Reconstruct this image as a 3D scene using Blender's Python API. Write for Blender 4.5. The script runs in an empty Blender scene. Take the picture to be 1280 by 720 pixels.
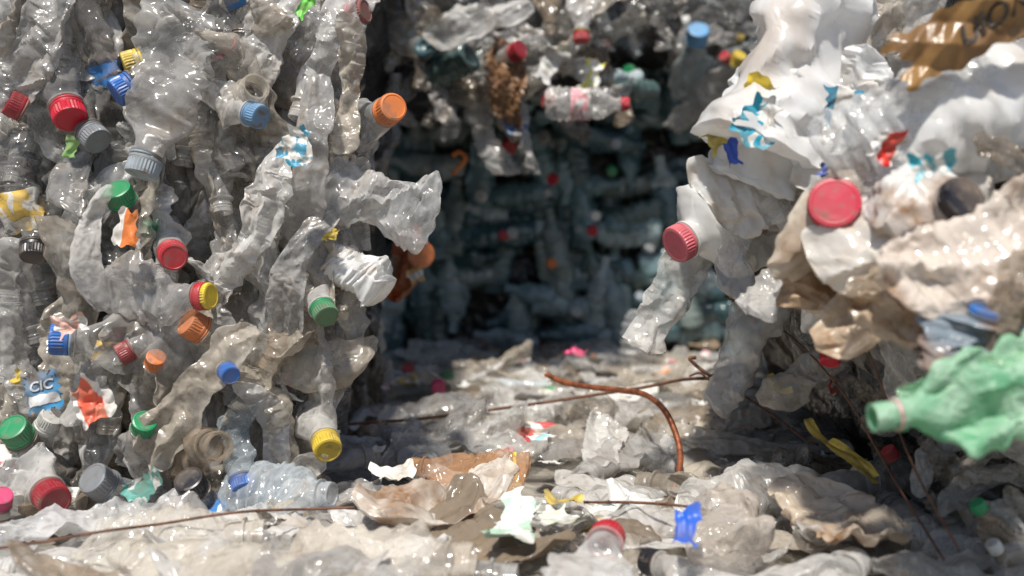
import bpy, math, random, time
import numpy as np
from mathutils import Vector, Matrix
T0=time.time()
R=random.Random(11)
C=bpy.context.scene.collection
S=bpy.context.scene
F=1256.0; CAMZ=0.34; PITCH=math.atan(60/F)
cp,sp=math.cos(PITCH),math.sin(PITCH)
def P(px,py,d):
    x=(px-640)/F*d; u=-(py-360)/F*d
    return Vector((x, d*cp+u*sp, CAMZ-d*sp+u*cp))
def proj(v):
    y=v[1]; z=v[2]-CAMZ
    d=y*cp-z*sp; u=y*sp+z*cp
    return (640+v[0]/d*F, 360-u/d*F)
def G(px,py,z=0.0):
    a=P(px,py,1.0); t=(CAMZ-z)/(CAMZ-a.z); return P(px,py,t)

# ---------------------------------------------------------------- materials
def nm(name):
    m=bpy.data.materials.new(name); m.use_nodes=True; nt=m.node_tree; nt.nodes.clear(); return m,nt
def math_(nt,op,a,b=None,clamp=False):
    n=nt.nodes.new('ShaderNodeMath'); n.operation=op; n.use_clamp=clamp
    for i,v in enumerate((a,b)):
        if v is None: continue
        if isinstance(v,(int,float)): n.inputs[i].default_value=v
        else: nt.links.new(v,n.inputs[i])
    return n.outputs[0]
def mixc(nt,f,a,b,bt='MIX'):
    n=nt.nodes.new('ShaderNodeMix'); n.data_type='RGBA'; n.blend_type=bt
    for i,v in ((0,f),(6,a),(7,b)):
        if isinstance(v,(int,float)): n.inputs[i].default_value=v
        elif isinstance(v,tuple): n.inputs[i].default_value=v+(1,)
        else: nt.links.new(v,n.inputs[i])
    return n.outputs[2]
def mapr(nt,v,a,b,c,d):
    n=nt.nodes.new('ShaderNodeMapRange'); n.inputs[1].default_value=a;n.inputs[2].default_value=b;n.inputs[3].default_value=c;n.inputs[4].default_value=d
    nt.links.new(v,n.inputs[0]); return n.outputs[0]
def coords(nt,rnd=True):
    tc=nt.nodes.new('ShaderNodeTexCoord')
    if not rnd: return tc.outputs['Object']
    oi=nt.nodes.new('ShaderNodeObjectInfo')
    v=nt.nodes.new('ShaderNodeVectorMath'); v.operation='ADD'
    m=math_(nt,'MULTIPLY',oi.outputs['Random'],37.0)
    cb=nt.nodes.new('ShaderNodeCombineXYZ')
    for i in range(3): nt.links.new(m,cb.inputs[i])
    nt.links.new(tc.outputs['Object'],v.inputs[0]); nt.links.new(cb.outputs[0],v.inputs[1])
    return v.outputs[0]
def noise(nt,co,sc,det=3,dist=0.0):
    n=nt.nodes.new('ShaderNodeTexNoise'); n.inputs['Scale'].default_value=sc; n.inputs['Detail'].default_value=det; n.inputs['Distortion'].default_value=dist
    nt.links.new(co,n.inputs['Vector']); return n.outputs[0]
def vor(nt,co,sc,feat='F1'):
    n=nt.nodes.new('ShaderNodeTexVoronoi'); n.feature=feat; n.inputs['Scale'].default_value=sc
    nt.links.new(co,n.inputs['Vector']); return n.outputs['Distance']
def plastic(name,amin,amax,rough=.25,dirt=.5,dcol=(.20,.145,.095),transl=.2,island=None,fixed=None,bump=.5,bs=1.0,rnd=True,spec=.5,dlo=.46,speck=.6):
    m,nt=nm(name); L=nt.links
    co=coords(nt,rnd)
    if fixed: base=fixed
    elif island:
        g=nt.nodes.new('ShaderNodeNewGeometry'); cr=nt.nodes.new('ShaderNodeValToRGB')
        L.new(g.outputs['Random Per Island'],cr.inputs[0])
        cr.color_ramp.interpolation='CONSTANT'
        el=cr.color_ramp.elements
        for i,c in enumerate(island):
            e=el[i] if i<2 else el.new(i/len(island))
            e.position=i/len(island); e.color=c+(1,)
        base=cr.outputs[0]
    else:
        oi=nt.nodes.new('ShaderNodeObjectInfo'); base=oi.outputs['Color']
    n1=noise(nt,co,13*bs,4,.5)
    df=mapr(nt,n1,dlo,.70,0,dirt)
    n3=noise(nt,co,120*bs,1)
    df2=mapr(nt,n3,.55,.75,0,dirt*speck)
    dd=math_(nt,'ADD',df,df2,True)
    col=mixc(nt,dd,base,dcol)
    tb=nt.nodes.new('ShaderNodeBump'); tb.inputs['Strength'].default_value=bump; tb.inputs['Distance'].default_value=.005
    h1=noise(nt,co,32*bs,1,.8); h1=math_(nt,'ABSOLUTE',math_(nt,'SUBTRACT',h1,.5))
    h2=vor(nt,co,60*bs); h=math_(nt,'ADD',math_(nt,'MULTIPLY',h1,3.0),math_(nt,'MULTIPLY',h2,.6))
    L.new(h,tb.inputs['Height'])
    pr=nt.nodes.new('ShaderNodeBsdfPrincipled'); L.new(col,pr.inputs['Base Color'])
    rr=math_(nt,'ADD',math_(nt,'MULTIPLY',dd,.45),rough,True); L.new(rr,pr.inputs['Roughness'])
    pr.inputs['IOR'].default_value=1.55; pr.inputs['Specular IOR Level'].default_value=spec; L.new(tb.outputs[0],pr.inputs['Normal'])
    out=nt.nodes.new('ShaderNodeOutputMaterial'); sh=pr.outputs[0]
    if transl>0:
        tr=nt.nodes.new('ShaderNodeBsdfTranslucent'); L.new(col,tr.inputs[0])
        mx=nt.nodes.new('ShaderNodeMixShader'); mx.inputs[0].default_value=transl; L.new(sh,mx.inputs[1]); L.new(tr.outputs[0],mx.inputs[2]); sh=mx.outputs[0]
    if amax<1:
        tp=nt.nodes.new('ShaderNodeBsdfTransparent')
        lw=nt.nodes.new('ShaderNodeLayerWeight'); lw.inputs[0].default_value=.4
        a=mapr(nt,n1,.38,.62,amin,amax)
        a=math_(nt,'ADD',a,math_(nt,'MULTIPLY',lw.outputs['Facing'],.55),True)
        mx=nt.nodes.new('ShaderNodeMixShader'); L.new(a,mx.inputs[0]); L.new(tp.outputs[0],mx.inputs[1]); L.new(sh,mx.inputs[2]); sh=mx.outputs[0]
    L.new(sh,out.inputs[0]); return m
M_clear=plastic('clear_plastic',.12,.52,.10,.6,(.22,.165,.115),transl=.15,bump=.45,spec=1.0)
M_film=plastic('film_plastic',.24,.74,.13,.6,(.22,.165,.115),transl=.22,bump=.35,spec=.95)
M_white=plastic('stained_milky_plastic',.82,.99,.18,.95,(.32,.17,.075),.3,bump=.35,bs=.9,spec=.65,dlo=.43,speck=.25)
M_milk=plastic('smooth_milky_plastic',.80,.99,.15,.5,(.50,.35,.21),.35,bump=.2,bs=.8,spec=.75,dlo=.51,speck=.2)
M_green=plastic('green_plastic',.6,.95,.3,.95,(.58,.76,.60),.35,bump=.4,bs=1.6,spec=.5,dlo=.36,speck=.4)
M_cap=plastic('cap_plastic',1,1,.36,.75,(.17,.13,.10),.0,bump=.1,dlo=.41)
M_core=plastic('gap_shade_packed_plastic',1,1,.25,.6,(.015,.013,.012),.0,fixed=(.035,.033,.031),bump=1.0,bs=.6,rnd=False)  # bale cores painted near black, standing in for shade in gaps between bottles
M_bed=plastic('flattened_plastic',1,1,.25,.75,(.08,.06,.045),.0,fixed=(.36,.335,.29),bump=.8,bs=.8,rnd=False)
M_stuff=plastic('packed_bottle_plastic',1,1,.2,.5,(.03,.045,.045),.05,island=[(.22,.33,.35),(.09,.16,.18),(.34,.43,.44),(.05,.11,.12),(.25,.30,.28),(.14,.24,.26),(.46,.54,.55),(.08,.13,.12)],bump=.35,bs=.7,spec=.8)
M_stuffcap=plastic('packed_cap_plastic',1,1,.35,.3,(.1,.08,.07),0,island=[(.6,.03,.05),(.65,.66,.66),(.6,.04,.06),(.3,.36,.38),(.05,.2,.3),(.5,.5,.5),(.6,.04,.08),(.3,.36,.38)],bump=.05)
def paper(name,second,scale=30,kind='vor'):
    m,nt=nm(name); L=nt.links; co=coords(nt); oi=nt.nodes.new('ShaderNodeObjectInfo')
    if kind=='vor':
        f=mapr(nt,noise(nt,co,scale,2,2.0),.5,.53,0,1)
    else:
        w=nt.nodes.new('ShaderNodeTexWave'); w.inputs['Scale'].default_value=scale; w.inputs['Distortion'].default_value=3; w.inputs['Detail Scale'].default_value=.6; L.new(co,w.inputs[0]); f=mapr(nt,w.outputs['Fac'],.5,.56,0,1)
    c=mixc(nt,f,oi.outputs['Color'],second)
    c=mixc(nt,mapr(nt,noise(nt,co,40,4),.45,.75,0,.8),c,(.25,.19,.13))
    pr=nt.nodes.new('ShaderNodeBsdfPrincipled'); L.new(c,pr.inputs[0]); pr.inputs['Roughness'].default_value=.4
    b=nt.nodes.new('ShaderNodeBump'); b.inputs['Strength'].default_value=.4; b.inputs['Distance'].default_value=.004; L.new(noise(nt,co,60,2,1),b.inputs['Height']); L.new(b.outputs[0],pr.inputs['Normal'])
    o=nt.nodes.new('ShaderNodeOutputMaterial'); L.new(pr.outputs[0],o.inputs[0]); return m
M_print=paper('printed_label',(.75,.74,.7),26)
M_print2=paper('striped_label',(.78,.76,.72),9,'wave')
def simple(name,c,c2,rough=.5,metal=0,sc=60,bump=.3):
    m,nt=nm(name); L=nt.links; co=coords(nt,False)
    col=mixc(nt,mapr(nt,noise(nt,co,sc,5),.4,.62,0,1),c,c2)
    pr=nt.nodes.new('ShaderNodeBsdfPrincipled'); L.new(col,pr.inputs[0]); pr.inputs['Roughness'].default_value=rough; pr.inputs['Metallic'].default_value=metal
    b=nt.nodes.new('ShaderNodeBump'); b.inputs['Strength'].default_value=bump; b.inputs['Distance'].default_value=.003; L.new(noise(nt,co,sc*2,4),b.inputs['Height']); L.new(b.outputs[0],pr.inputs['Normal'])
    o=nt.nodes.new('ShaderNodeOutputMaterial'); L.new(pr.outputs[0],o.inputs[0]); return m
M_copper=simple('rusty_copper',(.45,.15,.07),(.22,.08,.04),.38,.4,90)
M_rust=simple('rusty_wire',(.20,.09,.05),(.10,.05,.035),.7,.1,90)
M_ground=simple('dirty_concrete',(.20,.18,.16),(.13,.115,.10),.85,0,4)
M_ink=simple('ink',(.02,.02,.02),(.05,.04,.03),.6)
M_inkw=simple('white_ink',(.7,.7,.7),(.45,.5,.55),.5)
M_sack=simple('amber_sack',(.34,.19,.065),(.20,.11,.045),.3,0,18,.5)

# ---------------------------------------------------------------- mesh makers
def mesh(name,V,Fc,mat,smooth=True,mi=None,mats=None,sharp=None):
    me=bpy.data.meshes.new(name); me.from_pydata([tuple(v) for v in V],[],[tuple(f) for f in Fc]); me.update()
    if mats:
        for q in mats: me.materials.append(q)
        me.polygons.foreach_set('material_index',mi)
    else: me.materials.append(mat)
    me.polygons.foreach_set('use_smooth',[smooth]*len(me.polygons))
    if sharp: me.set_sharp_from_angle(angle=math.radians(sharp))
    return me
def lathe(prof,n,maxl=.004,close=True):
    pts=[prof[0]]
    for a,b in zip(prof,prof[1:]):
        l=math.hypot(b[0]-a[0],b[1]-a[1]); k=max(1,int(math.ceil(l/maxl)))
        for i in range(1,k+1): pts.append((a[0]+(b[0]-a[0])*i/k,a[1]+(b[1]-a[1])*i/k))
    V=[];Fc=[]
    for r,z in pts:
        for j in range(n):
            t=2*math.pi*j/n; V.append((r*math.cos(t),r*math.sin(t),z))
    m=len(pts)
    for i in range(m-1):
        for j in range(n):
            a=i*n+j;b=i*n+(j+1)%n; Fc.append((a,a+n,b+n,b))
    if close:
        V.append((0,0,pts[-1][1]+.004)); c=len(V)-1
        for j in range(n): Fc.append(((m-1)*n+j,c,(m-1)*n+(j+1)%n))
    return np.array(V),Fc
def tri(x): return 2*np.abs(2*(x-np.floor(x+.5)))-1
def crump(V,rs,n,f0,f1,amp,bias=(.6,1,.5),pw=.6):
    D=np.zeros_like(V)
    for i in range(n):
        d=rs.normal(size=3); d/=np.linalg.norm(d); d2=rs.normal(size=3); d2/=np.linalg.norm(d2)
        f=f0*(f1/f0)**(i/(n-1.0)); a=amp*(f0/f)**pw
        w=tri(V@d*f+rs.rand()+.35*np.sin(V@d2*f*2.3+rs.rand()*6))
        q=rs.normal(size=3)*np.array(bias); q/=max(.3,np.linalg.norm(q))
        D+=w[:,None]*q*a
    return D
def sm(x): x=np.clip(x,0,1); return x*x*(3-2*x)
def crush(V,seed,L,flat,amp,zc,neck,ben=1.0,nar=1.0,fold=0.0):
    rs=np.random.RandomState(seed); V=V.copy(); z=V[:,2].copy()
    m=sm((-z-neck*.8)/(neck*1.3)); wide=(1+(1-flat)*.38)*nar
    fl=np.clip(flat*(1+.7*ben*np.sin(-z/L*rs.uniform(3,9)+rs.rand()*6)),.07,1)
    V[:,1]*=(1-m)+m*fl; V[:,0]*=(1-m)+m*wide
    for k in range(3):
        z1=-rs.uniform(.35,.95)*L; w=rs.uniform(.05,.13)*L; g=np.exp(-((z-z1)/w)**2)*m
        V[:,0]*=1-g*rs.uniform(.15,.5)*ben; V[:,1]+=g*rs.uniform(-.012,.012)*L/.2*ben
    kk=rs.uniform(20,36)*.2/L
    V[:,1]+=fold*m*tri(V[:,0]*kk+.5*np.sin(z*17*.2/L+rs.rand()*6)+.12*np.sin(z*50*.2/L))*(.6+.4*np.sin(z*25+rs.rand()*6))
    V+=m[:,None]*crump(V,rs,9,8*.2/L,92*.2/L,amp*L/.2,pw=.76)
    t=np.clip(-z-neck*2,0,None)*rs.uniform(-5,5)*ben*.2/L; c,s=np.cos(t),np.sin(t)
    x=V[:,0]*c-V[:,1]*s; y=V[:,0]*s+V[:,1]*c; V[:,0]=x;V[:,1]=y
    u=np.clip(-z-neck,0,None)
    V[:,0]+=rs.uniform(-1,1)*3*ben*u*u; V[:,1]+=rs.uniform(-1,1)*1.5*ben*u*u
    lo=z<-neck; V[lo,2]=-neck+(V[lo,2]+neck)*zc
    return V
BP=[(.0112,-.012),(.0115,.001),(.0135,.001),(.0135,-.004),(.0142,-.0055),(.0132,-.007),(.0142,-.0095),(.0132,-.011),(.0132,-.018),(.0168,-.0185),(.0168,-.021),(.0135,-.022),(.0140,-.030),(.020,-.045),(.029,-.062),(.0325,-.078),(.0325,-.2),(.030,-.212),(.022,-.216),(.012,-.208)]
BPR=BP[:16]+[(.0325,-.175),(.0315,-.19),(.028,-.203),(.021,-.213),(.012,-.218),(.005,-.2195)]
def ribbed(V,k):
    r=np.hypot(V[:,0],V[:,1]); z=V[:,2]; m=(z<-.085)&(z>-.2)
    f=1+np.where(m,.07*np.cos(z*2*math.pi/k),0)
    V=V.copy(); V[:,0]*=f; V[:,1]*=f; return V
bottles=[]; labels=[]
for i in range(24):
    V,Fc=lathe(BPR if i in(18,23) else BP,44,.0035)
    if (i%3 or i>17) and i not in (18,22,23): V=ribbed(V,[.014,.02,.028][i%3])
    flat=R.uniform(.15,.38) if i<13 else R.uniform(.35,.6)
    amp=R.uniform(.0055,.0085) if i<13 else R.uniform(.005,.007); zc=R.uniform(.8,1.1)
    ben,nar,fold=(.8,R.uniform(.62,.85),R.uniform(.0035,.006)) if i<13 else (.35,.88,.003)
    if i>=16: flat,amp,zc=.22,.006,.8
    if i>=18: flat,amp,zc,ben,nar,fold=[.85,.7,.35,.3,.55,.7][i-18],[.009,.005,.009,.005,.007,.009][i-18],.9,[.1,.12,.35,.2,.3,.1][i-18],[1,1,1.35,1,1,1][i-18],[0,0,.007,.003,.003,0][i-18]
    prm=(100+i,.215,flat,amp,zc,.032,ben,nar,fold)
    bottles.append(mesh('bottle_body',crush(V,*prm),Fc,{20:M_green,22:M_milk,23:M_milk}.get(i,M_clear),sharp=34))
    z0=-R.uniform(.09,.12); LV,LF=lathe([(.0338,z0),(.0338,z0-R.uniform(.03,.055))],44,close=False)
    labels.append(mesh('bottle_label',crush(LV,*prm),LF,M_print if i%2 else M_print2))
JP=[(.0150,-.012),(.0155,.001),(.0175,.001),(.0175,-.018),(.021,-.019),(.021,-.022),(.018,-.024),(.019,-.034),(.034,-.05),(.048,-.07),(.052,-.09),(.053,-.14),(.050,-.2),(.052,-.225),(.048,-.24),(.03,-.243),(.015,-.236)]
jugs=[]
for q in range(12):
    i=q%6; V,Fc=lathe(JP,52,.0042)
    jugs.append(mesh('jug_body',crush(V,300+i,.24,[.75,.6,.85,.5,.7,.35][i],.0080 if q<6 else .0068,[.75,.9,.8,.85,.7,.9][i],.036,.35,1,.004),Fc,M_white if q<6 else M_milk,sharp=40))
def cap_mesh(r,h,nk):
    n=nk*2; V=[];Fc=[]
    prof=[(r*.93,-h),(r,-h+.0004),(r,-h+.003),(r*.975,-h+.0034),(r*.975,-h+.0042),(r,-h+.0046),(r,-.0008),(r*.95,.0022),(r*.82,.003),(r*.78,.0024),(r*.3,.0024)]
    for i,(a,z) in enumerate(prof):
        for j in range(n):
            k=1.0 if (i<5 or i>6) else (1.0 if j%2 else .95)
            t=2*math.pi*j/n; V.append((a*k*math.cos(t),a*k*math.sin(t),z))
    m=len(prof)
    for i in range(m-1):
        for j in range(n): a=i*n+j;b=i*n+(j+1)%n; Fc.append((b,b+n,a+n,a))
    V.append((0,0,.0024)); c=len(V)-1
    for j in range(n): Fc.append(((m-1)*n+j,(m-1)*n+(j+1)%n,c)[::-1])
    return mesh('cap',V,Fc,M_cap,False)
CAP=cap_mesh(.0155,.015,30); BCAP=cap_mesh(.0205,.017,36)
RV,RF=lathe([(.0140,-.0155),(.0157,-.0155),(.0157,-.0185),(.0142,-.0185)],36,close=False); RING=mesh('neck_ring',RV,RF,M_cap)
def film_mesh(seed,L=.2,W=.09,nu=70,nv=72,amp=.006,mat=None,name='film',fold=1.0,thick=.005,kr=(16,32)):
    rs=np.random.RandomState(seed); ph=rs.rand(8)*6.28; V=[];Fc=[]
    k=rs.uniform(*kr); a0=rs.uniform(.0045,.008)*fold; sk1,sk2=rs.uniform(-.5,.5,2); pwr=rs.choice([4,8,12])
    for i in range(nu+1):
        u=i/nu; e=abs(2*u-1); w=W*.5*(1-e**pwr)**.5*(1+.20*math.sin(u*4+ph[0])+.08*math.sin(u*11+ph[1]))+.0004
        th=thick*(.6+.5*math.sin(u*7+ph[2]))*(1-e**4)+.0006
        for j in range(nv):
            t=2*math.pi*j/nv; cx=math.cos(t); cx=cx*(1.2-.2*cx*cx); x=w*cx; y=th*math.sin(t)
            z=(u-.5)*L+x*(sk1*(1-u)+sk2*u)
            V.append((x,y,z))
    V=np.array(V); x,z=V[:,0],V[:,2]
    V[:,1]+=a0*tri(x*k+.5*np.sin(z*12+ph[3])+.10*np.sin(z*40+ph[4]))*(.6+.4*np.sin(z*20+ph[5]))
    V+=crump(V,rs,9,8,100,amp,pw=.76)
    V[:,1]+=rs.uniform(-3,3)*V[:,2]**2+rs.uniform(-8,8)*V[:,0]**2
    V[:,0]+=rs.uniform(-3,3)*V[:,2]**2
    t=V[:,2]*rs.uniform(-5,5); c,s=np.cos(t),np.sin(t); xx=V[:,0]*c-V[:,1]*s; V[:,1]=V[:,0]*s+V[:,1]*c; V[:,0]=xx
    for i in range(nu):
        for j in range(nv): a=i*nv+j;b=i*nv+(j+1)%nv; Fc.append((a,b,b+nv,a+nv))
    return mesh(name,V,Fc,mat or M_film,sharp=34)
films=[film_mesh(500+i,L=R.uniform(.19,.29),W=R.uniform(.04,.07),amp=R.uniform(.004,.008)) for i in range(20)]
wfilms=[film_mesh(560+i,L=.25,W=R.uniform(.07,.12),amp=R.uniform(.007,.011),mat=M_white,thick=.010,kr=(14,28),fold=1.3) for i in range(7)]
mfilms=[film_mesh(580+i,L=.25,W=R.uniform(.08,.12),amp=R.uniform(.007,.010),mat=M_milk,thick=.013,kr=(10,20),fold=1.3) for i in range(4)]
def scrap_mesh(seed,L,W,nu,nv,amp,mat):
    rs=np.random.RandomState(seed); V=[];Fc=[]; ph=rs.rand(6)*6.28
    for i in range(nu+1):
        u=i/nu
        for j in range(nv+1):
            v=j/nv
            w=W*(.8+.2*math.sin(u*5+ph[0])+.08*math.sin(u*17+ph[1])); l=L*(.85+.12*math.sin(v*6+ph[2])+.06*math.sin(v*15+ph[3]))
            V.append(((v-.5)*w,0,(u-.5)*l))
    V=np.array(V); V+=crump(V,rs,7,14,120,amp); V[:,1]+=rs.uniform(-12,12)*V[:,0]**2+rs.uniform(-8,8)*V[:,2]**2
    for i in range(nu):
        for j in range(nv): a=i*(nv+1)+j; Fc.append((a,a+1,a+nv+2,a+nv+1))
    return mesh('scrap',V,Fc,mat)
scraps=[scrap_mesh(600+i,R.uniform(.04,.07),R.uniform(.03,.05),26,20,.0045,[M_print,M_print2][i%2]) for i in range(8)]
bits=[scrap_mesh(640+i,.035,.018,18,12,.005,M_cap) for i in range(4)]
# ---------------------------------------------------------------- objects
landmarks=[]; things=[]; used={}
def link(name,data,mw=None,parent=None,color=None):
    o=bpy.data.objects.new(name,data); C.objects.link(o)
    if parent: o.parent=parent
    if mw is not None: o.matrix_world=mw
    if color: o.color=tuple(color)+(1,)
    return o
def orient(A,N):
    z=Vector(A).normalized(); N=Vector(N); y=N-N.dot(z)*z
    if y.length<1e-3: y=Vector((1,0,0))-z.x*z
    y.normalize(); x=y.cross(z); return Matrix((x,y,z)).transposed().to_4x4()
def MW(p,A,N,s):
    if isinstance(s,(int,float)): s=(s,s,s)
    return Matrix.Translation(p)@orient(A,N)@Matrix.Diagonal(Vector(s).to_4d())
def fix(o,label,cat,group,prune,px,py,info=None):
    if label: o['label']=label; used[label]=1
    o['category']=cat
    if group: o['group']=group
    things.append(dict(o=o,prune=prune,px=px,py=py,info=info))
def bottle(p,A,N,s,col,v=0,cap=None,label=None,lab=None,cat='bottle',group=None,jug=False,prune=False,info=None,name='crushed_bottle',ring=True,ringc=None,**k_):
    body=(jugs if jug else bottles)[v%(len(jugs) if jug else len(bottles))]
    mw=MW(p,A,N,s); px,py=proj(p)
    if cap is None and lab is None and ringc is None:
        o=link(name,body,mw,None,col)
    else:
        o=link(name,None,mw); o.empty_display_size=.02
        b=link('body',body,None,o,col)
        if cap is not None: link('cap',BCAP if jug else CAP,None,o,cap)
        if (cap is not None or ringc is not None) and ring and not jug: link('neck_ring',RING,None,o,ringc or cap)
        if lab is not None and not jug: link('wrap_label',labels[v%len(labels)],None,o,lab)
    fix(o,label,cat,group,prune,px,py,info); return o
def screen(th,out): t=math.radians(th); return Vector((math.cos(t),-out,math.sin(t)))
K=dict(red=(.52,.015,.035),dred=(.3,.02,.03),blue=(.02,.13,.45),lblue=(.12,.36,.64),green=(.015,.26,.10),lime=(.2,.75,.1),orange=(.75,.21,.05),yellow=(.72,.52,.04),white=(.66,.66,.63),grey=(.2,.22,.24),black=(.015,.015,.02),bgrey=(.36,.45,.52),pink=(.7,.06,.2))
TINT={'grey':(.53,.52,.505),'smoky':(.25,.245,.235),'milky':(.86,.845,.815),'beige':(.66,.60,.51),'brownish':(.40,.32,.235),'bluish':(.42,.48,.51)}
TK=['grey','smoky','milky','beige','grey','milky','brownish','milky','grey','smoky','beige','milky']
def h(px,py,d,th,out,capc,capd,tint,v,label,lm=None,lab=None,jug=False,zs=1.0,roll=0,N=None,xs=1.0,**kw):
    base=.041 if jug else .031
    s=capd*d/F/base
    A=screen(th,out)
    if N is None:
        N=Vector((0,-1,0)); N=Matrix.Rotation(math.radians(roll),3,A.normalized())@N
    o=bottle(P(px,py,d),A,N,(s*xs,s*xs,s*zs),TINT.get(tint,tint),v,K.get(capc,capc) if capc else None,label,lab,jug=jug,**kw)
    if lm: landmarks.append((px,py,lm))
    return o
LB='bottles pressed into the left bale'
hs=[
 (455,14,1.27,10,.4,'red',32,'grey',14,'crushed clear bottle with red cap at the top right of the left bale','red cap at bale top',None),
 (267,46,1.2,120,.7,None,40,'smoky',15,'open grey bottle neck with red ring near the top of the left bale','open neck with red ring',None),
 (158,82,1.2,200,.35,'yellow',35,'grey',1,'crushed bottle with dirty yellow cap above the upper blue cap','yellow cap',None),
 (146,116,1.18,215,.5,'blue',37,'smoky',2,'crushed bottle with wide blue cap just below the yellow cap','upper left blue cap',None),
 (325,146,1.18,-20,.55,'lblue',32,'milky',3,'crushed milky bottle with bright blue cap left of the orange cap','bright blue cap',None),
 (491,134,1.22,20,1.6,'orange',37,'grey',4,'crushed clear bottle with round orange cap on the right corner of the left bale','round orange cap',None),
 (88,148,1.19,-60,.6,'red',42,'grey',5,'crushed bottle with large red cap pointing down near the left edge','large red cap',None),
 (122,176,1.2,-40,.5,'grey',36,'smoky',6,'crushed smoky bottle with dark grey ribbed cap below the large red cap','dark grey ribbed cap',None),
 (177,216,1.16,-103,.3,'bgrey',42,'grey',16,'long flattened clear bottle hanging down to a pale grey blue cap','pale blue grey cap',None),
 (146,238,1.19,100,.9,'green',37,'smoky',7,'crushed bottle with dark green cap beside the pale blue grey cap','dark green cap',None),
 (190,278,1.22,70,.5,'green',26,'smoky',8,'small green capped bottle tucked behind films above the round red cap',None,None),
 (217,321,1.17,-30,1.8,'red',36,'milky',9,'crushed bottle with round red cap facing out mid left bale','round red cap',None),
 (42,320,1.19,-80,.6,'black',34,'smoky',10,'crushed bottle with black cap at the left edge of the left bale','black cap at left edge',None),
 (262,370,1.15,3,.3,'orange',34,'grey',13,'clear bottle with red and yellow banded cap lying across the left bale','red and yellow banded cap',None),
 (235,403,1.16,140,.7,'orange',37,'beige',11,'crushed beige bottle with ribbed orange cap under the banded cap','ribbed orange cap',None),
 (408,395,1.18,-50,1.0,'green',32,'milky',12,'crushed milky bottle with green cap at the right side of the left bale','green cap on the corner',None),
 (66,424,1.16,175,.35,'blue',40,'grey',14,'crushed bottle with big blue cap and pale ring at the left edge','big blue cap',None),
 (150,444,1.18,-150,.4,'dred',28,'grey',1,'crushed bottle with small dark red cap right of the big blue cap','small dark red cap',None),
 (195,447,1.18,60,.9,'orange',25,'beige',2,'crushed bottle with small orange cap below the ribbed orange cap',None,None),
 (288,469,1.13,-30,1.3,'blue',25,'beige',3,'crushed bottle with small blue cap low in the left bale','small blue cap',None),
 (16,535,1.17,100,1.0,'green',38,'smoky',4,'crushed bottle with green cap at the lower left edge','green cap at lower left edge',None),
 (181,527,1.15,60,.9,'green',31,'grey',5,'crushed bottle with green cap between orange striped label and open neck','lower green cap',None),
 (362,476,1.28,20,1.0,'red',22,'milky',6,'crushed bottle with tiny red cap at the base of the left bale',None,None),
 (275,558,1.13,10,1.1,None,42,'brownish',15,'open brown stained bottle neck at the foot of the left bale','open brown neck',None),
 (117,598,1.13,120,1.0,'grey',42,'bluish',13,'clear bottle with grey cap at the bottom of the left bale','grey cap at the bottom',None),
 (236,600,1.14,100,.8,'black',38,'smoky',9,'crushed bottle with black cap at the bottom of the left bale','black cap at the bottom',None),
 (68,626,1.11,-20,1.0,'dred',42,'milky',10,'crushed bottle with wide dark red cap in the lower left corner','wide dark red cap',(.6,.1,.15)),
 (305,612,1.13,-60,1.0,'blue',32,'bluish',12,'crushed bluish bottle with blue cap where bale meets the floor','blue cap at the floor',None),
 (320,108,1.18,30,1.2,None,40,'beige',14,'beige open bottle neck above the bright blue cap','beige open neck',None),
 (12,128,1.2,150,.6,'dred',34,'smoky',8,'crushed bottle with maroon cap cut by the upper left frame edge',None,None),
 (2,620,1.12,60,.6,'pink',28,'smoky',6,'crushed bottle with pink cap in the bottom left frame corner',None,None),
 (410,562,1.2,-50,1.6,'yellow',36,'milky',13,'bottle with round yellow cap facing out at the bale foot above the floor','yellow cap on floor',None),
]
for a in hs:
    rc=K['red'] if 'red ring' in a[9] else ((.3,.5,.7) if 'pale ring' in a[9] else None)
    o=h(*a[:9],a[9],lm=a[10],lab=a[11],group=LB,zs=R.uniform(.85,1.05),ringc=rc)
for t in things:
    if 'banded cap lying' in t['o'].get('label',''):
        for c in t['o'].children:
            if c.name.startswith('neck_ring'): c.color=K['red']+(1,)
            if c.name.startswith('cap'): c.color=K['yellow']+(1,)
        bv,bf=lathe([(.0160,-.004),(.0163,-.004),(.0163,-.0155),(.0160,-.0155)],40,close=False)
        link('cap_band',mesh('cap_band',bv,bf,M_cap),None,t['o'],K['red'])
h(365,236,1.25,171,-.05,None,37,(.84,.84,.83),18,'rounded clear bottle end bulging out from the right corner of the left bale',lm='bulging bottle end',zs=.78,roll=30)
h(400,302,1.24,140,-.05,None,31,(.93,.93,.92),23,'bright white crushed bottle end just below the bulging clear bottle end',lm='bright white bottle end',zs=.52,roll=40)
def filmat(px,py,d,th,out,s,tint,v,label,lm=None,N=(0,-1,0),mats=films,cat='plastic film',name='crumpled_film',group=None,prune=False,info=None,sz=None):
    A=screen(th,out); p=P(px,py,d)
    o=link(name,mats[v%len(mats)],MW(p,A,N,sz or s),None,TINT.get(tint,tint) if isinstance(tint,str) and tint in TINT else K.get(tint,tint))
    fix(o,label,cat,group,prune,px,py,info)
    if lm: landmarks.append((px,py,lm))
    return o
filmat(325,275,1.18,70,.1,.8,'milky',5,'large milky folded film in the middle of the left bale','large milky film')
filmat(388,200,1.18,82,.1,.75,'grey',8,'long grey pleated film left of the corner bulge','long grey pleated film')
filmat(105,310,1.18,85,.1,.75,'milky',2,'milky crumpled bag hanging in the left part of the left bale','milky crumpled bag')
filmat(245,490,1.15,50,.1,.85,'beige',11,'long beige twisted film running diagonally to the foot of the left bale','diagonal beige film')
filmat(335,50,1.21,75,0,.75,'milky',9,'pale creased film at the top centre of the left bale','pale creased film')
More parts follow.
